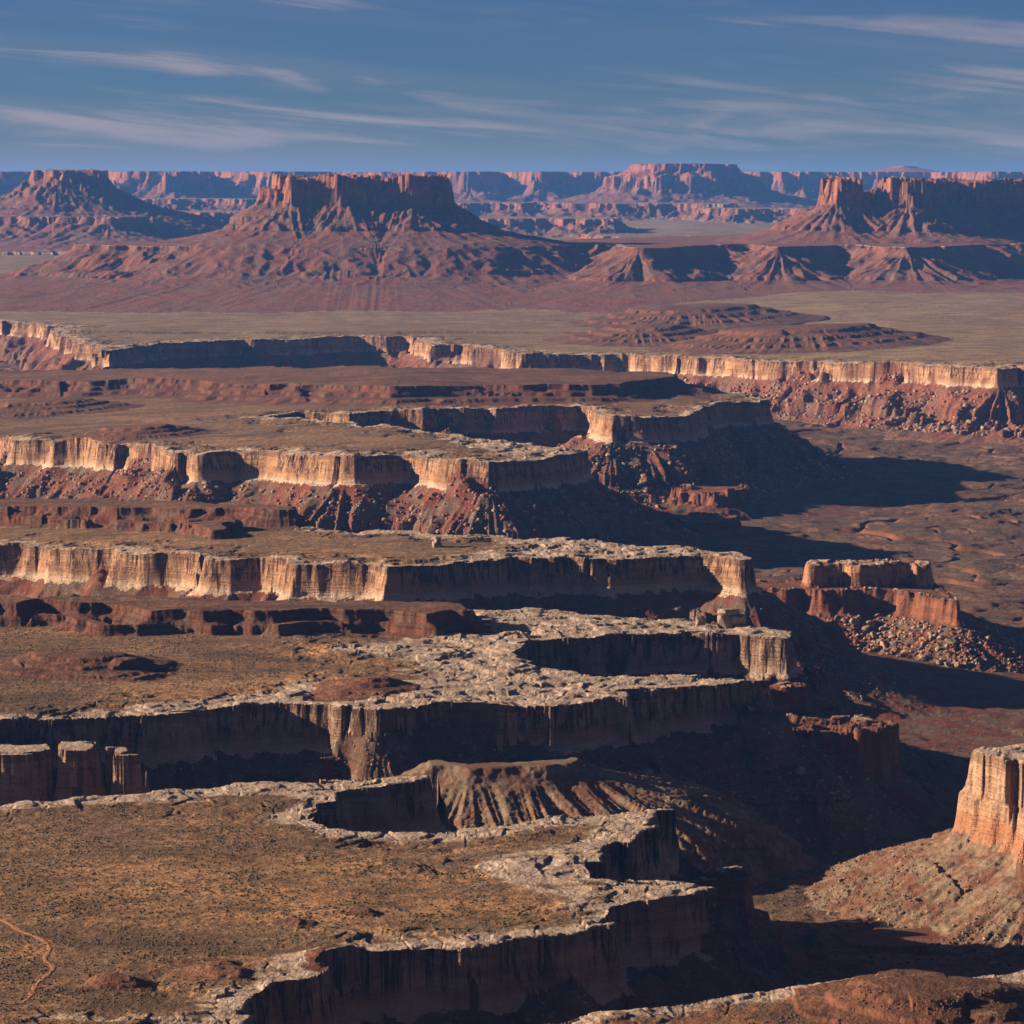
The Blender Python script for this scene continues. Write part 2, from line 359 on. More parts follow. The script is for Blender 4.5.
hill(130, 671, 10, 12, 9, 'small dark pointed knoll at the end of the rust red hill', sc=.4, seed=2)
hill(372, 688, 8, 16, 9, 'small dark mound casting shadow on orange soil', sc=.4, seed=3)
hill(40, 412, 20, 45, 40, zf=DD, label= 'low red hill at the foot of the long terrace', sc=1, seed=4)
hill(135, 436, 16, 34, 25, zf=DD, label= 'brown hillock near the rim of the wide bench', sc=.7, seed=5)
hill(645, 340, 36, 34, 110, zf=DF, label='low red ridge on the pale green plain, behind its larger neighbour', sc=1.6, seed=6)
hill(800, 345, 42, 70, 110, zf=DF, label='wide low red ridge on the pale green plain ending in shadow', sc=1.8, seed=7)
hill(690, 322, 42, 60, 150, zf=DF, label='brown ridge between the red ridges and the platform slopes', sc=1.8, seed=8)
hill(330, 960, 4, 14, 5, 'knobbly dark red hummock near the curved rim', sc=.22, seed=9)
hill(215, 972, 3.5, 26, 4, 'low reddish hummock in the scrub between track and rim', sc=.22, seed=10)
hill(120, 982, 3, 20, 4, 'small red hummock nearest the dirt track', sc=.2, seed=11)
hill(295, 925, 2.5, 22, 4, 'faint brown swell with dark shadowed side in the scrub', sc=.2, seed=12)
hill(350, 914, 2.5, 16, 3, 'slight swell in the scrub behind the knobbly hummock', sc=.2, seed=13)
hill(930, 1012, 12, 60, 16, 'red brown mound on the rocky lip at the bottom edge', sc=.5, seed=14)

# --- red cliffs below the white rim
REDC = ([0, 1, 3, 5, 12, 40, 110, 220, 400], [0, -14, -34, -46, -50, -66, -88, -102, -115])
AR = (0, 8, 6, 4, 2, .8)
RC = dict(part=(-1, -48), top_mat='redrock', cliff_mat='red', jag=9, jagw=22, block=9, blockw=16)
land('rock_ledge', -40, GP(-40, (560, 728), (640, 722), (700, 717), (770, 714), (850, 712), (893, 712), (898, 719), (860, 724), (800, 726), (740, 730), (690, 736), (640, 748), (560, 750)),
     REDC, AR, 8, 24, margin=380, seed=10, label='dark red ledge cliff jutting from below the middle white rim', category='rock ledge', **RC)
land('rock_ledge', -32, GP(-32, (690, 664), (780, 662), (822, 668), (830, 678), (800, 684), (740, 688), (690, 684)),
     REDC, AR, 8, 24, margin=380, seed=11, label='dark rounded ledge below the end of the upper slab', category='rock ledge', **RC)
land('rock_ledge', -36, GP(-36, (640, 868), (700, 862), (742, 862), (750, 868), (744, 876), (700, 880), (640, 884)),
     ([0, 1, 3, 5, 12, 40, 110, 200, 400], [0, -10, -24, -32, -36, -52, -80, -102, -115]), (0, 4, 4, 3, 1.6, .6), 8, 20, margin=380, seed=12, label='dark red tower below the tip of the nearest bench', category='rock ledge', jag=7, jagw=14, block=6, blockw=10, part=(-1, -33), top_mat='redrock', cliff_mat='red')
land('scree_fan', -112, GP(-112, (676, 516), (700, 511), (732, 514), (738, 519), (700, 522)),
     ([0, 2, 8, 14, 30, 70, 150, 300], [0, -6, -14, -18, -24, -38, -70, -90]), (0, 10, 10, 6, 3, 1), 10, 24, margin=380, seed=13, jag=6, jagw=22, block=12, blockw=20, label='low red ledges at the foot of the shaded scree slope', category='rock ledge', part=(-1, -19), top_mat='redrock', cliff_mat='red')
land('rock_ledge', -96, GP(-96, (680, 482), (715, 478), (744, 482), (742, 487), (715, 491), (685, 490)),
     ([0, 3, 10, 20, 60, 120, 260, 420], [0, -12, -22, -26, -44, -60, -80, -90]), (0, 14, 12, 8, 3, 1), 14, 30, margin=400, seed=15, jag=9, jagw=26, block=14, blockw=22, label='crumbling red outcrop below the rocky nose', category='rock ledge', part=(-1, -24), top_mat='redrock', cliff_mat='red')

# --- the free-standing block with its red wall and scree
def CX(px, d): return ((px - 512) / FPX * d, d)
land('rock_castle_base', -77, np.array([CX(716, 2985), CX(745, 2962), CX(770, 2945), CX(790, 2935), CX(806, 2944), CX(826, 2928), CX(850, 2930), CX(858, 2944), CX(880, 2940), CX(905, 2930), CX(925, 2900), CX(946, 2872), CX(964, 2848), CX(969, 2862), CX(955, 2920),
     CX(935, 3010), CX(880, 3030), CX(800, 3030)]), ([0, .8, 3, 5, 8, 14, 60, 110, 170, 260], [0, -5, -14, -24, -27, -30, -50, -68, -80, -92]),
     (0, 5, 6, 3.5, 2.2, 1), 18, 20, margin=320, seed=14, part=(-1, -28), top_mat='redrock', cliff_mat='red', jag=6, jagw=12, merge='castle')
land('rock_castle_cap', -54, np.array([CX(809, 2974), CX(812, 2962), CX(822, 2962), CX(825, 2978), CX(848, 2980), CX(856, 2960), CX(888, 2966), CX(892, 2992), CX(916, 2994), CX(921, 2966), CX(933, 2968), CX(935, 2998), CX(870, 3012), CX(812, 3004)]),
     ([0, .6, 2.5, 5, 8], [0, -6, -18, -30, -34]), (0, 0, 2, 1.5, 1, .6), margin=60, seed=15, part=(-1, -200), top_mat='pale', jag=4, jagw=16, merge='castle', top=.5)

# --- the block at the right edge with its long scree
land('corner_mesa', 3, GP(3, (974, 756), (992, 763), (1012, 770), (1018, 764), (1028, 776), (1060, 786), (1100, 792), (1700, 850), (1700, 690), (1100, 728), (1024, 744), (990, 748), (973, 751)),
     ([0, .7, 2.2, 3.6, 7, 8, 10, 12, 18, 60, 120, 200, 300, 420, 600], [0, -7, -23, -26, -28, -38, -48, -53, -58, -78, -101, -120, -134, -144, -152]),
     (0, 5, 6, 3, 1.6, .8), 14, 30, 1.0, 60, 600, seed=16, part=(-1, -54), block=5, blockw=11, label='sunlit blocky mesa with pale cap, orange cliffs and long scree slope', category='mesa', top_mat='pale', cliff_mat='corner')
land('rock_ledge', -84, GP(-84, (838, 938), (880, 930), (935, 926), (990, 920), (1000, 930), (940, 940), (880, 948), (845, 946)),
     ([0, 1, 3, 6, 30, 80], [0, -5, -11, -14, -22, -34]), (0, 5, 6, 4, 2, 1), margin=160, seed=17, label='small broken red outcrop on the sunlit scree', category='rock ledge', part=(-1, -12), top_mat='redrock', cliff_mat='red')

# --- fins below the middle cliff
for q, (pxs, dd, zz, lab) in enumerate([((-30, 36), 1768, -10, 'dark flat-topped block at the frame edge below the middle cliff'),
                                       ((56, 96), 1772, -9, 'pale flat-topped pillar below the middle cliff'),
                                       ((99, 130), 1764, -10, 'tan leaning pillar with lit face below the middle cliff')]):
    a, b = pxs
    land('rock_pillar', zz, np.array([CX(a, dd + 4), CX((a + b) / 2, dd), CX(b, dd + 6), CX(b - 3, dd + 28), CX(a, dd + 28)]), ([0, .6, 2, 6, 14, 60, 110], [0, -8, -22, -40, -52, -80, -100]),
         (0, 0, 1.5, 2, 1.2, .5), margin=130, seed=18 + q, part=(-1, -50), top_mat='pale', cliff_mat='corner', block=6, blockw=7, label=lab, category='rock pillar')
land('scree_cone', -46, GP(-46, (288, 775), (305, 771), (335, 772), (338, 777), (310, 780), (290, 779)), ([0, 4, 12, 30, 80], [0, -4, -12, -26, -60]), (0, 0, 3, 3, 2, 1), 8, 12, margin=120, seed=21,
     part=(1e3, -1), label='sunlit heap of brown scree at the foot of the dark cliff', category='scree heap')
land('scree_cone', -30, GP(-30, (430, 762), (470, 765), (530, 763), (575, 759), (578, 762), (530, 767), (470, 769), (430, 767)), ([0, 3, 14, 40, 70, 105, 150, 220], [0, -2, -7, -15, -22, -34, -62, -110]), (0, 0, 6, 4, 2, 1.2), 34, 15, margin=260, seed=22,
     part=(1e3, -1), ribq=.94, label='ribbed tan scree apron under the dark cliff beside the near inlet', category='scree heap')

# --- platform, buttes and far mesas
PLAT = ([0, 6, 14, 60, 130, 240, 250, 340, 480, 700, 950, 1300], [0, -12, -16, -38, -68, -98, -106, -118, -129, -143, -160, -185])
land('butte_platform', 142, np.array([CX(84, 9700), CX(120, 9560), CX(180, 9420), CX(260, 9340), CX(330, 9280), CX(400, 9290), CX(470, 9360), CX(520, 9480), CX(575, 9700), CX(612, 9700), CX(638, 9250), CX(664, 9300), CX(700, 9700),
     CX(745, 9740), CX(778, 9350), CX(800, 9480), CX(840, 9680), CX(905, 9330), CX(930, 9430), CX(980, 9800), CX(1050, 9900), CX(1300, 9700), CX(1400, 11500), CX(900, 12200), CX(640, 11000), CX(560, 10500), CX(400, 10500), CX(200, 10300), CX(100, 10000)]),
     PLAT, (20, 50, 12, 4, 2, 0), 46, 62, margin=1350, seed=26, part=(-1, -14), top_mat='butte_talus', cliff_mat='red', block=6, blockw=40, ribq=.975, top=1.5, label='gullied red apron on which the two big buttes stand', kind='structure')
BUTTE = ([0, 5, 14, 24, 32, 60, 110, 180, 190, 290, 420, 480, 700, 1000, 1300], [0, -34, -66, -106, -116, -134, -162, -194, -206, -228, -250, -262, -350, -410, -450])
land('butte', 402, np.array([CX(281, 9830), CX(290, 9780), CX(320, 9800), CX(345, 9760), CX(380, 9790), CX(415, 9770), CX(438, 9830), CX(446, 9930), CX(430, 10050), CX(380, 10110), CX(300, 10080), CX(284, 9980)]),
     BUTTE, (0, 26, 18, 10, 5, 0), 26, 34, ribq=.96, margin=1400, seed=27, part=(-1, -114), top_mat='redrock', cliff_mat='butte', jag=24, jagw=44, block=44, blockw=50, label='tall red butte with sheer jagged cap standing alone above its scree skirt', category='butte')
land('butte_shoulder', 352, np.array([CX(262, 9850), CX(284, 9820), CX(290, 9950), CX(266, 9960)]), ([0, 5, 14, 24, 60, 110], [0, -24, -50, -66, -86, -112]), (0, 0, 10, 8, 4, 0), margin=300, seed=48, part=(-1, -66), top_mat='redrock', cliff_mat='butte', jag=22, jagw=26, into='butte')
land('butte', 392, np.array([CX(887, 10350), CX(895, 10220), CX(906, 10150), CX(916, 10350), CX(950, 10750), CX(1010, 10900), CX(1100, 10950), CX(1300, 10900), CX(1400, 11300), CX(1100, 11500), CX(900, 11200), CX(884, 10800)]),
     BUTTE, (0, 26, 22, 10, 5, 0), 36, 38, ribq=.95, margin=1400, seed=28, part=(-1, -114), top_mat='redrock', cliff_mat='butte', jag=28, jagw=44, block=50, blockw=55, label='spired red butte with lit left slopes and a wide shaded face', category='butte')
land('butte_shoulder', 394, np.array([CX(824, 10260), CX(834, 10180), CX(850, 10200), CX(856, 10300), CX(852, 10700), CX(836, 10800), CX(826, 10500)]), BUTTE, (0, 26, 12, 10, 5, 0), 36, 38, ribq=.95, margin=1400, seed=49,
     part=(-1, -114), top_mat='redrock', cliff_mat='butte', jag=34, jagw=40, block=30, blockw=40, into='butte')
land('butte_shoulder', 345, np.array([CX(850, 10750), CX(890, 10750), CX(890, 11100), CX(850, 11000)]), BUTTE, (0, 26, 12, 10, 5, 0), 30, 44, margin=1400, seed=50,
     part=(-1, -114), top_mat='redrock', cliff_mat='butte', jag=34, jagw=40, block=30, blockw=40, into='butte')
land('butte', 440, np.array([CX(38, 14700), CX(60, 14500), (CX(85, 14550)), CX(104, 14800), CX(95, 15200), CX(50, 15200)]),
     ([0, 20, 50, 70, 120, 220, 340, 500, 800], [0, -40, -85, -100, -135, -185, -225, -260, -330]), (0, 40, 40, 15, 0, 0), 50, 80, margin=1100, seed=29, part=(-1, -98), top_mat='redrock', cliff_mat='butte', jag=26, jagw=80, block=60, blockw=90,
     label='smaller hazy red butte with crumbling cap farther away at the left', category='butte')
LOWP = ([0, 20, 50, 120, 260, 500, 800], [0, -30, -44, -70, -100, -130, -160])
land('low_mesa', 185, np.array([CX(-300, 14200), CX(0, 13900), CX(60, 13800), CX(110, 13700), CX(148, 14000), CX(160, 14700), CX(100, 16000), CX(-300, 16000)]), LOWP, (60, 60, 40, 0, 0, 0), 70, 120, margin=1200, seed=30, part=(-1, -44), top_mat='redscrub', cliff_mat='butte',
     label='low shaded mesa below the smaller hazy butte', category='mesa')
for q, (a, b, d, z) in enumerate([(150, 330, 16500, 175), (440, 600, 15500, 150), (560, 720, 18000, 215), (600, 680, 13500, 85), (700, 810, 17000, 190), (430, 520, 18500, 215), (240, 300, 14000, 110), (130, 250, 19500, 235), (720, 800, 13200, 70), (500, 560, 12600, 55)]):
    land('low_mesa', z, np.array([CX(a, d + 300), CX((a * 2 + b) / 3, d), CX((a + 2 * b) / 3, d + 150), CX(b, d - 100), CX(b + 10, d + 600), CX((a + b) / 2, d + 1000), CX(a - 10, d + 900)]), LOWP, (80, 90, 50, 0, 0, 0), 60, 130, margin=1000, seed=31 + q, part=(-1, -44),
         top_mat='plain', cliff_mat='butte', group='low mesas on the hazy plain', category='mesa',
         label=['low hazy mesa right of the smaller butte', 'low hazy mesa just right of the tall butte', 'hazy stepped mesa in front of the flat-topped far mesa', 'low mesa on the plain before the platform', 'low hazy mesa left of the spired butte',
                'thin hazy ledge at the foot of the far wall', 'small low mesa left of the tall butte', 'distant ledge below the wall behind the smaller butte', 'small hazy mesa behind the platform', 'small low mesa behind the end of the platform'][q])
WALL = ([0, 25, 60, 100, 130, 220, 400, 700, 1100], [0, -50, -90, -150, -165, -205, -250, -290, -340])
land('far_wall', 448, np.array([CX(-400, 24500), CX(-50, 23500), CX(30, 23800), CX(75, 24800), CX(130, 23000), CX(180, 22800), CX(210, 24200), CX(250, 23500), CX(275, 23200), CX(330, 24800), CX(440, 24000), CX(470, 23600), CX(500, 24400), CX(540, 23600), CX(560, 24700),
     CX(700, 24800), CX(800, 24500), CX(830, 24800), CX(930, 25000), CX(990, 23800), CX(1010, 24200), CX(1100, 24000), CX(1400, 24000), CX(1500, 40000), CX(-500, 40000)]), WALL, (220, 80, 25, 0, 0, 0), 120, 260, margin=1500, seed=45, part=(-12, -152),
     top_mat='redscrub', cliff_mat='butte', label='long red cliff wall with alcoves along the horizon', kind='structure')
land('far_mesa', 506, np.array([CX(640, 21900), CX(660, 21500), CX(696, 21500), CX(712, 21900), CX(728, 22800), CX(700, 23600), CX(640, 23400)]),
     ([0, 20, 50, 90, 200, 230, 330, 420, 600, 900, 1300], [0, -40, -60, -75, -110, -190, -240, -258, -300, -340, -400]), (140, 90, 40, 0, 0, 0), 90, 220, margin=1700, seed=46, part=(-12, -215), top_mat='redscrub', cliff_mat='butte',
     label='highest flat-topped mesa on the horizon with a sunlit upper cliff', category='mesa')
hill2 = land('far_mesa', 528, np.array([CX(890, 38000 * .8), CX(900, 30000), CX(912, 30400), CX(900, 31000)]), ([0, 60, 300, 900], [0, -20, -60, -120]), margin=2500, seed=47, part=(-12, -200), top_mat='redscrub', cliff_mat='butte',
     label='tiny rounded knob on the skyline behind the spired butte', category='mesa')
print('land', time.time() - T0)

def hgt(x, y):
    """height of the ground at world points"""
    x = np.asarray(x, float); y = np.asarray(y, float)
    u = (x / y - float(U[0])) / float(U[1] - U[0]); r = np.interp(y, Y, np.arange(NY))
    i = np.clip(r.astype(int), 0, NY - 2); j = np.clip(u.astype(int), 0, NU - 2); a = r - i; b = u - j
    return H[i, j] * (1 - a) * (1 - b) + H[i + 1, j] * a * (1 - b) + H[i, j + 1] * (1 - a) * b + H[i + 1, j + 1] * a * b

# ------------------------------------------------------------------ materials
def material(name, rough=0.95):
    m = bpy.data.materials.new(name); m.use_nodes = True; t = m.node_tree; t.nodes.clear()
    N = NT(t); b = N.n('ShaderNodeBsdfPrincipled'); b.inputs['Roughness'].default_value = rough; b.inputs['Specular IOR Level'].default_value = 0.15
    o = N.n('ShaderNodeOutputMaterial'); t.links.new(b.outputs[0], o.inputs[0])
    pos = N.n('ShaderNodeNewGeometry').outputs['Position']
    def bump(h, strength, dist):
        nd = N.n('ShaderNodeBump'); nd.inputs['Strength'].default_value = strength; nd.inputs['Distance'].default_value = dist
        N.put(nd.inputs['Height'], h); t.links.new(nd.outputs[0], b.inputs['Normal'])
    return m, N, b, pos, bump
def up_facing(N, lo=0.6, hi=0.9):
    s = N.n('ShaderNodeSeparateXYZ'); N.put(s.inputs[0], N.n('ShaderNodeNewGeometry').outputs['Normal']); return N.ss(s.outputs[2], lo, hi)

PALE = (0.43, 0.33, 0.255); PALE2 = (0.25, 0.18, 0.14); SCRUB = (0.165, 0.095, 0.053); SOIL = (0.40, 0.21, 0.095); REDSOIL = (0.20, 0.082, 0.045)
def top_material(name, scrub, soil, soil_amt, band, bandcol=PALE, speck=.55, red_steep=0.0):
    m, N, b, pos, bump = material(name)
    e = N.attr('edge'); so = N.attr('soil')
    n1 = N.noise(pos, 0.012, 4, .6); n2 = N.noise(pos, 0.05, 5, .65); n3 = N.noise(pos, 0.45, 4, .75); n4 = N.noise(pos, 0.14, 3, .7)
    big = N.noise(pos, 0.0035, 3, .5)
    streak = N.noise(N.vmul(pos, (.30, 1, 1)), .03, 5, .65)
    sv = N.math('MULTIPLY_ADD', n4, .5, N.math('MULTIPLY_ADD', streak, .6, N.math('MULTIPLY_ADD', big, .35, N.math('MULTIPLY', so, .38))))
    col = N.mix(N.ss(sv, soil_amt - .14, soil_amt + .14), scrub, soil)
    col = N.mix(N.ss(n1, .44, .62, .0, .45), col, tuple(c * .55 for c in scrub))
    wash = N.noise(N.vmul(pos, (.35, 1.2, 1)), .022, 6, .72, .8)
    col = N.mix(N.ss(wash, .36, .47, .75, 0), col, tuple(c * .38 for c in scrub))
    col = N.mix(N.ss(N.math('ABSOLUTE', N.math('SUBTRACT', wash, .56)), 0, .022, .55, 0), col, (.30, .20, .135))
    col = N.mix(N.ss(n4, .38, .56, .5, 0), col, tuple(c * .45 for c in scrub))
    col = N.mix(N.ss(n3, .40, .53, speck, 0), col, (0.042, 0.038, 0.022))
    if red_steep: col = N.mix(N.math('MULTIPLY', N.math('SUBTRACT', 1.0, up_facing(N, .90, .985)), red_steep), col, (.15, .058, .034))
    # bare slabs near the rim
    ee = N.math('MULTIPLY_ADD', N.math('SUBTRACT', streak, .5), -band * 3.2, e)
    ee = N.math('MULTIPLY_ADD', N.math('SUBTRACT', n4, .5), -band * .9, ee)
    k = N.ss(ee, band * .45, band * 1.0, 1, 0)
    pc = N.mix(N.ss(N.math('MULTIPLY_ADD', n4, .5, N.math('MULTIPLY', n2, .5)), .38, .60), PALE2, bandcol)
    pc = N.mix(N.ss(n3, .36, .50, .6, 0), pc, (0.15, 0.10, 0.07))
    pc = N.mix(N.math('SUBTRACT', 1.0, up_facing(N, .6, .95)), pc, (0.20, .13, .09))
    col = N.mix(k, col, pc)
    N.put(b.inputs['Base Color'], col); bump(N.math('MULTIPLY_ADD', n4, 2.0, n3), .7, 1.3)
    return m
def cliff_material(name, hi, mid, low, varnish, vamt, h, bands=True):
    """tall face: horizontal beds, dark vertical streaks of varnish, a paler foot"""
    m, N, b, pos, bump = material(name, .85)
    lev = N.attr('lev')
    wv = N.noise(pos, .02, 3, .5)
    beds = N.noise(N.vadd(N.vmul(pos, (.008, .008, .16)), N.comb(0.0, 0.0, N.math('MULTIPLY', wv, 1.2))), 1, 5, .65)
    beds2 = N.noise(N.vadd(N.vmul(pos, (.03, .03, .8)), N.comb(0.0, 0.0, N.math('MULTIPLY', wv, 4.0))), 1, 3, .6)
    pan = N.noise(N.vmul(pos, (.05, .05, .02)), 1, 3, .6)
    vs = N.noise(N.vmul(pos, (.20, .20, .010)), 1, 4, .75)
    vb = N.noise(N.vmul(pos, (.018, .018, .006)), 1, 3, .6)
    rn = N.noise(pos, .35, 4, .65)
    col = N.mix(N.ss(N.math('MULTIPLY_ADD', pan, .6, N.math('MULTIPLY', beds, .5)), .46, .64), mid, hi)
    if bands: col = N.mix(N.ss(N.math('MULTIPLY_ADD', wv, 6.0, lev), -h + 3, -h * .76 + 3, .75, 0), col, low)
    col = N.mix(N.ss(beds2, .30, .46, .35, 0), col, (0.13, .065, .04))
    col = N.mix(N.ss(rn, .34, .5, .35, 0), col, (0.11, .06, .04))
    st = N.math('MULTIPLY', N.ss(vs, .485, .55), N.ss(vb, .34, .50))
    if bands: st = N.math('MULTIPLY', st, N.ss(N.math('MULTIPLY_ADD', vs, 24.0, lev), -h * .78 + 12, -h * .45 + 12))
    st = N.math('MULTIPLY', st, vamt)
    col = N.mix(N.math('MULTIPLY', N.ss(N.math('MULTIPLY_ADD', wv, 5.0, lev), -4.5, -2.2, 0, .55), N.ss(pan, .35, .55)), col, (.10, .055, .035))  # thin shadow line under the pale cap, painted into the colour
    col = N.mix(st, col, varnish)
    col = N.mix(N.math('MULTIPLY', N.ss(lev, -2.5, -.6), up_facing(N)), col, PALE)
    N.put(b.inputs['Base Color'], col)
    bump(N.math('ADD', N.math('MULTIPLY_ADD', beds, 2.6, N.math('MULTIPLY', beds2, 1.4)), N.math('MULTIPLY_ADD', vs, .5, rn)), .9, 2.2)
    return m
def talus_material(name, red, grey, dark, pale, scale=1.0):
    m, N, b, pos, bump = material(name)
    lev = N.attr('lev')
    p = N.noise(pos, .022 * scale, 4, .6); q = N.noise(N.vmul(pos, (1, 1, .35)), .09 * scale, 4, .65); f = N.noise(pos, .5 * scale, 4, .7)
    beds = N.noise(N.vmul(pos, (.006 * min(1, scale), .006 * min(1, scale), .30 * min(1, scale))), 1, 3, .6)
    col = N.mix(N.ss(N.math('MULTIPLY_ADD', q, .6, N.math('MULTIPLY', p, .6)), .53, .68), red, grey)
    col = N.mix(N.math('MULTIPLY', N.ss(beds, .36, .46, .6, 0), N.ss(up_facing(N, .5, .8), 0, 1, 1, .3)), col, dark)
    vor = N.n('ShaderNodeTexVoronoi'); N.put(vor.inputs['Vector'], pos); vor.inputs['Scale'].default_value = .30 * scale
    col = N.mix(N.math('MULTIPLY', N.ss(vor.outputs['Distance'], .20, .42, 1, 0), N.ss(q, .50, .62, 0, .7)), col, pale)
    col = N.mix(N.ss(f, .36, .50, .55, 0), col, dark)
    N.put(b.inputs['Base Color'], col); bump(f, .8, 1.6 / scale)
    return m
MAT = {
    'scrub': top_material('scrub_ground', SCRUB, SOIL, .80, 26, PALE, .4),
    'redscrub': top_material('red_scrub_ground', (.125, .064, .040), REDSOIL, .70, 1.5, (.30, .20, .14), .45, .5),
    'hill': top_material('hill_ground', (.135, .060, .036), (.20, .082, .045), .74, 1.5, PALE2, .5, .6),
    'lip': top_material('rim_lip_ground', (.16, .082, .048), (.26, .115, .058), .70, 14, PALE, .45, .3),
    'plain': top_material('pale_plain_ground', (.215, .135, .074), (.36, .25, .125), .76, 42, PALE, .3),
    'pale': top_material('pale_slab_rock', PALE2, PALE, .7, 200),
    'redrock': talus_material('red_earth', (.155, .052, .030), (.13, .075, .05), (.055, .028, .02), (.24, .13, .085)),
    'cliff': cliff_material('white_rim_sandstone', (.44, .25, .135), (.29, .145, .075), (.52, .40, .30), (.075, .036, .028), .92, 38),
    'mid_cliff': cliff_material('white_rim_sandstone_mid', (.43, .245, .135), (.27, .14, .078), (.50, .37, .27), (.065, .03, .024), .95, 31),
    'tan_scree': talus_material('tan_scree', (.15, .070, .042), (.195, .140, .094), (.05, .03, .02), (.32, .24, .17), 1.4),
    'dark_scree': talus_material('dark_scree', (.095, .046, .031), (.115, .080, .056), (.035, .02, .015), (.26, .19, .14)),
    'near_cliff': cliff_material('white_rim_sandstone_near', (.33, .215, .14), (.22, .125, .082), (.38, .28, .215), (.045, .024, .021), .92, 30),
    'orange': cliff_material('orange_sandstone', (.44, .24, .13), (.34, .16, .08), (.42, .24, .14), (.12, .05, .03), .5, 60, False),
    'corner': cliff_material('layered_corner_sandstone', (.40, .26, .165), (.30, .17, .10), (.31, .125, .062), (.10, .05, .034), .6, 42),
    'red': cliff_material('dark_red_sandstone', (.25, .095, .05), (.18, .062, .035), (.2, .08, .05), (.06, .025, .02), .5, 40, False),
    'butte': cliff_material('butte_sandstone', (.34, .125, .062), (.24, .082, .045), (.3, .12, .07), (.08, .035, .03), .45, 100, False),
    'terrace': talus_material('terrace_rock', (.135, .046, .027), (.105, .058, .038), (.03, .016, .012), (.20, .10, .06)),
    'talus': talus_material('red_scree', (.150, .046, .026), (.125, .085, .060), (.035, .018, .014), (.30, .22, .165)),
    'butte_talus': talus_material('butte_scree', (.19, .068, .038), (.15, .080, .055), (.065, .028, .02), (.22, .12, .08), .25),
    'floor': top_material('valley_floor_ground', (.130, .080, .055), REDSOIL, .78, 4, PALE, .5, .85),
}

# ------------------------------------------------------------------ meshes of the ground, one object per landform and part
Pall = np.stack([X2, Y2, H], -1).reshape(-1, 3)
EDf = EDGE.ravel(); LVf = LEV.ravel(); SOf = SOILM.ravel()
fown = OWN[:-1, :-1].copy(); 
fl = LEV[:-1, :-1].copy()
for a_, b_ in ((LEV[1:, 1:], OWN[1:, 1:]), (LEV[1:, :-1], OWN[1:, :-1]), (LEV[:-1, 1:], OWN[:-1, 1:])): fl = np.where(b_ == fown, np.minimum(fl, a_), fl)

def grid_mesh(name, mask, mat, origin=(0, 0, 0)):
    fi = np.flatnonzero(mask.ravel())
    if len(fi) < 30: return None
    i, j = np.divmod(fi, NU - 1); a = i * NU + j
    q = np.stack([a, a + 1, a + NU + 1, a + NU], 1)
    used = np.zeros(NY * NU, bool); used[q.ravel()] = True
    vi = np.flatnonzero(used); re = np.zeros(NY * NU, np.int32); re[vi] = np.arange(len(vi), dtype=np.int32)
    me = bpy.data.meshes.new(name)
    me.vertices.add(len(vi)); me.vertices.foreach_set('co', (Pall[vi] - np.array(origin, F32)).astype(F32).ravel())
    nf = len(fi)
    me.loops.add(nf * 4); me.loops.foreach_set('vertex_index', re[q.ravel()])
    me.polygons.add(nf); me.polygons.foreach_set('loop_start', np.arange(0, nf * 4, 4, dtype=np.int32))
    for nm, arr in (('edge', EDf), ('lev', LVf), ('soil', SOf)):
        at = me.attributes.new(nm, 'FLOAT', 'POINT'); at.data.foreach_set('value', arr[vi])
    me.update(calc_edges=True)
    me.materials.append(MAT[mat])
    o = bpy.data.objects.new(name, me); COL.objects.link(o); o.location = origin
    return o
def empty(name, loc, **props):
    o = bpy.data.objects.new(name, None); COL.objects.link(o); o.location = loc
    for k, v in props.items(): o[k] = v
    return o
def under(ch, root):
    if ch is None: return
    ch.parent = root; ch.matrix_parent_inverse = root.matrix_world.inverted(); ch.location = Vector(ch.location) - root.location; ch.matrix_parent_inverse.identity()
fo = grid_mesh('canyon_floor', fown == 0, 'floor'); fo['kind'] = 'structure'; fo['label'] = 'reddish brown valley floor with low ledges, below all the rims'
castle = None
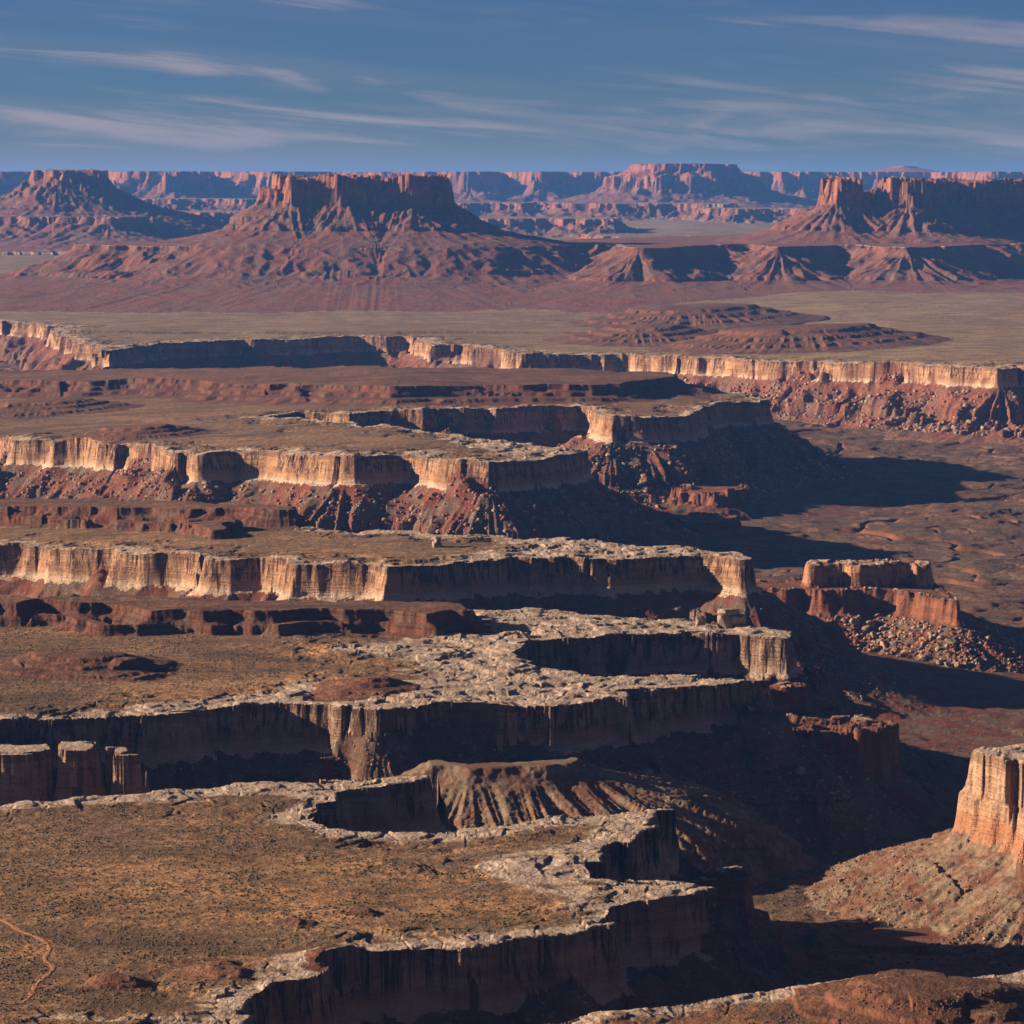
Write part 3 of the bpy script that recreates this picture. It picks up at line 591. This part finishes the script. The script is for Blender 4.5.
for L in LAND:
    m = fown == L['idx']
    if not m.any(): continue
    cy = float(L['P'][:, 1].mean()); cx = float(np.clip(L['P'][:, 0].mean(), -.2 * cy, .2 * cy)); org = (cx, cy, 0.0)
    tmax, cmin = L['part']
    mt = m & (fl > tmax); mc = m & ~mt & (fl + N10[:-1, :-1] * 3 + N25[:-1, :-1] * 3 > cmin); ms = m & ~mt & ~mc
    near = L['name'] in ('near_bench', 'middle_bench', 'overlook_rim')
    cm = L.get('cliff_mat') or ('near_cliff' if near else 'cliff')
    tm = 'butte_talus' if cy > 8000 or L['name'] in ('far_plain_x',) else 'talus'
    if cm == 'butte' or L['name'] == 'butte_platform': tm = 'butte_talus'
    if L.get('merge'):
        if castle is None:
            castle = empty('rock_castle', org, label='free-standing block of pale sandstone on a red wall and bouldery scree', category='rock tower')
        if L['name'].endswith('cap'):
            under(grid_mesh('cap_rock', mt | mc | ms, 'orange', org), castle)
        else:
            under(grid_mesh('shelf', mt, 'redrock', org), castle); under(grid_mesh('red_cliff', mc, 'red', org), castle); under(grid_mesh('scree_slope', ms, 'talus', org), castle)
        continue
    if L['name'] == 'low_hill':
        o = grid_mesh('low_hill', m, 'hill', org)
        if o: o['label'] = L['label']; o['category'] = 'hill'
        continue
    if L['name'] == 'scree_cone':
        o = grid_mesh('scree_heap', m, 'tan_scree', org)
        if o: o['label'] = L['label']; o['category'] = 'scree heap'
        continue
    if L.get('into'):
        lo3 = tuple(last_butte.location); under(grid_mesh('shoulder', m & (fl > cmin), 'butte', lo3), last_butte); under(grid_mesh('scree_slope', m & (fl <= cmin), 'butte_talus', lo3), last_butte); continue
    pr = {k: L[k] for k in ('label', 'category', 'group', 'kind') if k in L}
    nm = {'scree_fan': 'rock_ledge'}.get(L['name'], L['name'])
    root = empty(nm, org, **pr)
    if nm == 'butte': last_butte = root
    under(grid_mesh('flat_top' if L['name'] != 'butte' else 'summit', mt, L['top_mat'], org), root)
    if nm == 'terrace':
        under(grid_mesh('ledge_face', mc | ms, 'terrace', org), root); continue
    if nm == 'corner_mesa': tm = 'tan_scree'
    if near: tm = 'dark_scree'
    under(grid_mesh('cliff', mc, cm if L['name'] != 'terrace' else 'terrace', org), root)
    under(grid_mesh('scree_slope', ms, tm, org), root)
print('mesh', time.time() - T0)

# wide sheet under and beyond the modelled country
me = bpy.data.meshes.new('desert_ground'); S = 19500
me.from_pydata([(-S, -2500, -175), (S, -2500, -175), (S, 41500, -175), (-S, 41500, -175)], [], [(0, 1, 2, 3)]); me.materials.append(MAT['floor'])
o = bpy.data.objects.new('desert_ground', me); COL.objects.link(o); o['kind'] = 'structure'; o['label'] = 'flat desert ground stretching away beneath and beyond the canyons'


# ------------------------------------------------------------------ loose rocks
def plain_mat(name, c1, c2, scale=.6):
    m, N, b, pos, bump = material(name)
    n = N.noise(pos, scale, 4, .65); col = N.mix(N.ss(n, .35, .62), c1, c2)
    N.put(b.inputs['Base Color'], col); bump(n, .6, .5); return m
ROCK = plain_mat('fallen_sandstone', (.15, .105, .075), (.33, .245, .18)); REDROCK = plain_mat('fallen_red_rock', (.13, .05, .032), (.24, .10, .06))
SHRUB = plain_mat('desert_scrub', (.050, .042, .022), (.105, .082, .042), .3)
import bmesh
def boulder_mesh(seed, mat, k=1):
    r = np.random.default_rng(seed); bm = bmesh.new()
    pts = r.normal(size=(16, 3)); pts /= np.abs(pts).max(1)[:, None] ** .75 * np.linalg.norm(pts, axis=1)[:, None] ** .25
    pts *= np.array([1.0, .8, .65]) * r.uniform(.8, 1.15, 3)
    for p in pts: bm.verts.new(p)
    bmesh.ops.convex_hull(bm, input=bm.verts[:])
    loose = [v for v in bm.verts if not v.link_faces]
    bmesh.ops.delete(bm, geom=loose, context='VERTS')
    bmesh.ops.bevel(bm, geom=bm.edges[:], offset=.07, segments=1, affect='EDGES')
    me = bpy.data.meshes.new('boulder'); bm.to_mesh(me); bm.free(); me.materials.append(mat); return me
BM = [boulder_mesh(i, ROCK) for i in range(6)]; BR = [boulder_mesh(20 + i, REDROCK) for i in range(3)]
def own_idx(nm, label_part=None): return [L['idx'] for L in LAND if L['name'] == nm and (label_part is None or label_part in L.get('label', ''))]
def spots(idx, n, px0, px1, y0, y1, lev0, lev1, r, py=None):
    """random ground samples of a landform between two levels below its rim, picked by their frame column and distance"""
    r0, r1 = row(y0), row(y1)
    u0, u1 = (px0 - 512) / FPX, (px1 - 512) / FPX
    j0, j1 = np.searchsorted(U, u0), np.searchsorted(U, u1)
    sub = np.isin(OWN[r0:r1, j0:j1], idx) & (LEV[r0:r1, j0:j1] > lev1) & (LEV[r0:r1, j0:j1] < lev0)
    ii, jj = np.nonzero(sub)
    if len(ii) == 0: return []
    w = Y[r0 + ii] ** 2; w = w / w.sum()
    k = r.choice(len(ii), min(n, len(ii)), replace=False, p=w)
    return [(float(Y[r0 + ii[q]] * U[j0 + jj[q]]), float(Y[r0 + ii[q]]), float(H[r0 + ii[q], j0 + jj[q]])) for q in k]
rb = np.random.default_rng(5); nb = 0
def boulders(idx, n, px0, px1, y0, y1, l0, l1, s0, s1, label, group, meshes=BM):
    global nb
    for x, y, z in spots(idx, n, px0, px1, y0, y1, l0, l1, rb):
        o = bpy.data.objects.new('boulder', meshes[rb.integers(len(meshes))]); COL.objects.link(o); nb += 1
        sz = s0 + (s1 - s0) * rb.random() ** 2.2
        o.location = (x, y, z + sz * .22); o.scale = (sz, sz * rb.uniform(.8, 1.2), sz * rb.uniform(.7, 1.1)); o.rotation_euler = (rb.uniform(-.4, .4), rb.uniform(-.4, .4), rb.uniform(0, 6.28))
        o['label'] = label; o['category'] = 'boulder'; o['group'] = group
CB = own_idx('rock_castle_base'); WB = own_idx('wide_bench'); NB = own_idx('near_bench'); MB_ = own_idx('middle_bench'); CM = own_idx('corner_mesa'); FP = own_idx('far_plain'); LB = own_idx('long_bench')
boulders(CB, 110, 760, 965, 2720, 2940, -29, -76, 1.8, 7.5, 'pale fallen block on the scree under the free-standing rock', 'blocks under the free-standing rock')
boulders(WB, 60, 590, 740, 3900, 4500, -48, -118, 2.5, 8.0, 'grey fallen block on the scree below the rocky nose', 'blocks below the rocky nose')
boulders(WB, 50, 180, 500, 3300, 3800, -48, -118, 2.5, 6.5, 'grey fallen block on red scree below the wide bench', 'blocks below the wide bench')
boulders(CM, 45, 800, 1024, 1450, 1760, -66, -140, .7, 2.4, 'small pale block on the sunlit scree of the corner mesa', 'blocks on the sunlit scree')
boulders(MB_, 26, 600, 900, 1700, 2050, -50, -130, 1.5, 4.5, 'shaded pale block on the dark scree under the middle bench', 'blocks in the dark valley')
boulders(FP, 20, 760, 1024, 5000, 5500, -48, -120, 4, 11, 'grey block on the red scree of the far sunlit cliff', 'blocks below the far cliff')

def scatter(name, items, proto, mat, **props):
    """many small copies of one little solid in one mesh; items = rows of x, y, z, size, turn"""
    pv, pf = proto; n = len(items); nv = len(pv)
    c, s_ = np.cos(items[:, 4]), np.sin(items[:, 4])
    jit = rb.uniform(.75, 1.25, (n, nv, 3))
    V = pv[None] * jit * items[:, 3][:, None, None]
    x = V[..., 0] * c[:, None] - V[..., 1] * s_[:, None] + items[:, 0][:, None]; y = V[..., 0] * s_[:, None] + V[..., 1] * c[:, None] + items[:, 1][:, None]
    co = np.stack([x, y, V[..., 2] + items[:, 2][:, None]], -1).reshape(-1, 3).astype(F32)
    F = (pf[None] + (np.arange(n) * nv)[:, None, None]).reshape(-1, 3)
    me = bpy.data.meshes.new(name); me.vertices.add(len(co)); me.vertices.foreach_set('co', co.ravel())
    me.loops.add(F.size); me.loops.foreach_set('vertex_index', F.ravel().astype(np.int32)); me.polygons.add(len(F)); me.polygons.foreach_set('loop_start', np.arange(0, F.size, 3, dtype=np.int32))
    me.update(calc_edges=True); me.materials.append(mat)
    o = bpy.data.objects.new(name, me); COL.objects.link(o)
    for k, v in props.items(): o[k] = v
OCT_V = np.array([(1, 0, .25), (.3, .95, .3), (-.8, .6, .2), (-.8, -.6, .3), (.3, -.95, .2), (.1, .1, .9), (.9, 0, -.4), (-.5, .8, -.4), (-.5, -.8, -.4)], float)
OCT_F = np.array([(0, 1, 5), (1, 2, 5), (2, 3, 5), (3, 4, 5), (4, 0, 5), (6, 1, 0), (6, 7, 1), (7, 2, 1), (7, 3, 2), (7, 8, 3), (8, 4, 3), (8, 6, 4), (6, 0, 4)])
def ground_points(idx, n, y0, y1, l0, l1, emin=None, px0=-40, px1=1064):
    r0, r1 = row(y0), row(y1)
    y = Y[r0] + 0 * rb.random(1)
    yy = np.sqrt(rb.uniform(float(Y[r0]) ** 2, float(Y[r1 - 1]) ** 2, n)); uu = rb.uniform((px0 - 512) / FPX, (px1 - 512) / FPX, n)
    i = np.clip(np.searchsorted(Y, yy), 0, NY - 1); j = np.clip(np.searchsorted(U, uu), 0, NU - 1)
    ok = np.isin(OWN[i, j], idx) & (LEV[i, j] <= l0) & (LEV[i, j] >= l1)
    if emin is not None: ok &= EDGE[i, j] + 30 * N25[i, j] > emin
    ok &= N60[i, j] * .5 + N25[i, j] * .4 + rb.normal(0, .25, n) > .0
    x = yy * uu; x, yy = x[ok], yy[ok]
    return x, yy, hgt(x, yy)
def pack(x, y, z, s0, s1, p=2.0):
    n = len(x); sz = s0 + (s1 - s0) * rb.random(n) ** p
    return np.stack([x, y, z, sz, rb.uniform(0, 6.28, n)], 1)
its = [pack(*ground_points(NB + own_idx('overlook_rim') + own_idx('low_hill'), 70000, 1080, 1680, 0.1, -4, 34), .25, .85, 1.6), pack(*ground_points(MB_, 40000, 1780, 2500, 0.1, -2, 40), .35, 1.05),
       pack(*ground_points([0] + CM, 60000, 1300, 2600, -70, -400), .4, 1.3)]
it = np.concatenate(its); print('shrubs', len(it))
scatter('desert_scrub', it, (OCT_V, OCT_F), SHRUB, kind='stuff', label='small dark scrub bushes dotted over the flats')
its = []
for idx, n, y0, y1, l0, l1, s0, s1 in ((CB, 8000, 2700, 2960, -28, -80, .8, 3.2), (WB, 26000, 3200, 4700, -44, -125, 1.2, 4.2), (CM, 9000, 1400, 1800, -64, -145, .3, 1.1), (MB_, 6000, 1600, 2100, -36, -130, .5, 1.6), (NB, 3000, 1100, 1500, -36, -130, .4, 1.2), (LB, 8000, 2300, 2700, -45, -120, .6, 1.8), (FP, 16000, 4900, 6200, -47, -120, 1.8, 6.0)):
    its.append(pack(*ground_points(idx, n * 4, y0, y1, l0, l1), s0, s1, 2.5))
it = np.concatenate(its); print('rubble', len(it)); pick = rb.random(len(it)) < .35
scatter('red_rubble', it[~pick], (OCT_V, OCT_F), REDROCK, kind='stuff', label='dark red rubble and grit covering the scree slopes')
scatter('rubble', it[pick], (OCT_V, OCT_F), ROCK, kind='stuff', label='broken rock rubble strewn over the scree slopes')

# ------------------------------------------------------------------ single standing rocks
def stack_rock(name, x, y, blocks, mat, label, cat, parts):
    z = float(hgt([x], [y])[0]); root = empty(name, (x, y, z), label=label, category=cat)
    for q, (dx, dy, dz, sx, sy, sz) in enumerate(blocks):
        r = np.random.default_rng(int(x * 7 + q) & 0xffff); bm = bmesh.new()
        for _ in range(26):
            p = r.uniform(-1, 1, 3); k = max(abs(p)); p = p / k * r.uniform(.88, 1.0)
            bm.verts.new((p[0] * sx, p[1] * sy, p[2] * sz))
        bmesh.ops.convex_hull(bm, input=bm.verts[:]); bmesh.ops.delete(bm, geom=[v for v in bm.verts if not v.link_faces], context='VERTS')
        bmesh.ops.bevel(bm, geom=bm.edges[:], offset=min(sx, sy, sz) * .08, segments=1, affect='EDGES')
        me = bpy.data.meshes.new(parts[q]); bm.to_mesh(me); bm.free(); me.materials.append(mat)
        o = bpy.data.objects.new(parts[q], me); COL.objects.link(o); o.parent = root; o.location = (dx, dy, dz)
x, y = G(437, 550, -2); stack_rock('balanced_rock', x, y, [(0, 0, 2.5, 5.5, 5, 4), (.5, 0, 8.0, 4, 3.5, 3.2)], ROCK, 'lone pale knob of rock standing on the long bench', 'rock', ['pedestal', 'cap_block'])
x, y = G(731, 627, 0); stack_rock('rock_stack', x, y, [(-5, 0, 5, 7, 6, 7), (6, 2, 4.5, 7.5, 6, 6.5), (-2, 1, 13, 9.5, 6, 3.2)], ROCK, 'dark stack of blocks standing on the tip of the upper slab', 'rock stack', ['block', 'block', 'cap_block'])
x, y = G(701, 627, 0); stack_rock('rock_stack', x, y, [(0, 0, 3, 5, 4, 5)], ROCK, 'small leaning block beside the dark stack on the upper slab', 'rock stack', ['block'])

# ------------------------------------------------------------------ dirt track
DIRT = plain_mat('track_dirt', (.23, .105, .055), (.34, .16, .085), .5)
pts = np.array([G(a, b, 0) for a, b in ((-60, 900), (-20, 912), (5, 921), (22, 932), (42, 940), (51, 948), (44, 960), (55, 968), (48, 975), (36, 985), (30, 998), (20, 1005))])
t = np.linspace(0, len(pts) - 1, 400); sx_ = np.interp(t, range(len(pts)), pts[:, 0]); sy_ = np.interp(t, range(len(pts)), pts[:, 1])
ker = np.ones(21) / 21; sx_ = np.convolve(np.pad(sx_, 10, 'edge'), ker, 'valid'); sy_ = np.convolve(np.pad(sy_, 10, 'edge'), ker, 'valid')
tx = np.gradient(sx_); ty = np.gradient(sy_); ln = np.hypot(tx, ty); nx_, ny_ = -ty / ln, tx / ln
vs_ = []
for k in range(5):
    o_ = (k - 2) / 2 * (1.25 + .5 * np.sin(np.arange(400) * .21) * np.sin(np.arange(400) * .083))
    xx_, yy_ = sx_ + nx_ * o_, sy_ + ny_ * o_
    vs_.append(np.stack([xx_, yy_, hgt(xx_, yy_) + (.22 if k in (1, 2, 3) else .05)], 1))
vs_ = np.stack(vs_, 1).reshape(-1, 3); fs_ = [(i * 5 + k, (i + 1) * 5 + k, (i + 1) * 5 + k + 1, i * 5 + k + 1) for i in range(399) for k in range(4)]
me = bpy.data.meshes.new('dirt_road'); me.from_pydata(vs_.tolist(), [], fs_); me.materials.append(DIRT)
o = bpy.data.objects.new('dirt_road', me); COL.objects.link(o); o['kind'] = 'structure'; o['label'] = 'winding orange dirt track across the nearest scrub bench'


# ------------------------------------------------------------------ haze
hm = bpy.data.materials.new('haze'); hm.use_nodes = True; ht = hm.node_tree; ht.nodes.clear()
pv = ht.nodes.new('ShaderNodeVolumePrincipled'); pv.inputs['Color'].default_value = (0.12, 0.36, 1.0, 1); pv.inputs['Density'].default_value = 1.7e-5; pv.inputs['Anisotropy'].default_value = 0.0
oo = ht.nodes.new('ShaderNodeOutputMaterial'); ht.links.new(pv.outputs[0], oo.inputs['Volume'])
HX, HY0, HY1, HZ0, HZ1 = 20000, -3000, 42000, -176.5, 572
me = bpy.data.meshes.new('haze')
v = [(x, y, z) for z in (HZ0, HZ1) for y in (HY0, HY1) for x in (-HX, HX)]
me.from_pydata(v, [], [(0, 2, 3, 1), (4, 5, 7, 6), (0, 1, 5, 4), (2, 6, 7, 3), (0, 4, 6, 2), (1, 3, 7, 5)]); me.materials.append(hm)
o = bpy.data.objects.new('haze', me); COL.objects.link(o); o['kind'] = 'stuff'; o['label'] = 'thin blue air haze that fills the whole valley'
print('done', time.time() - T0)
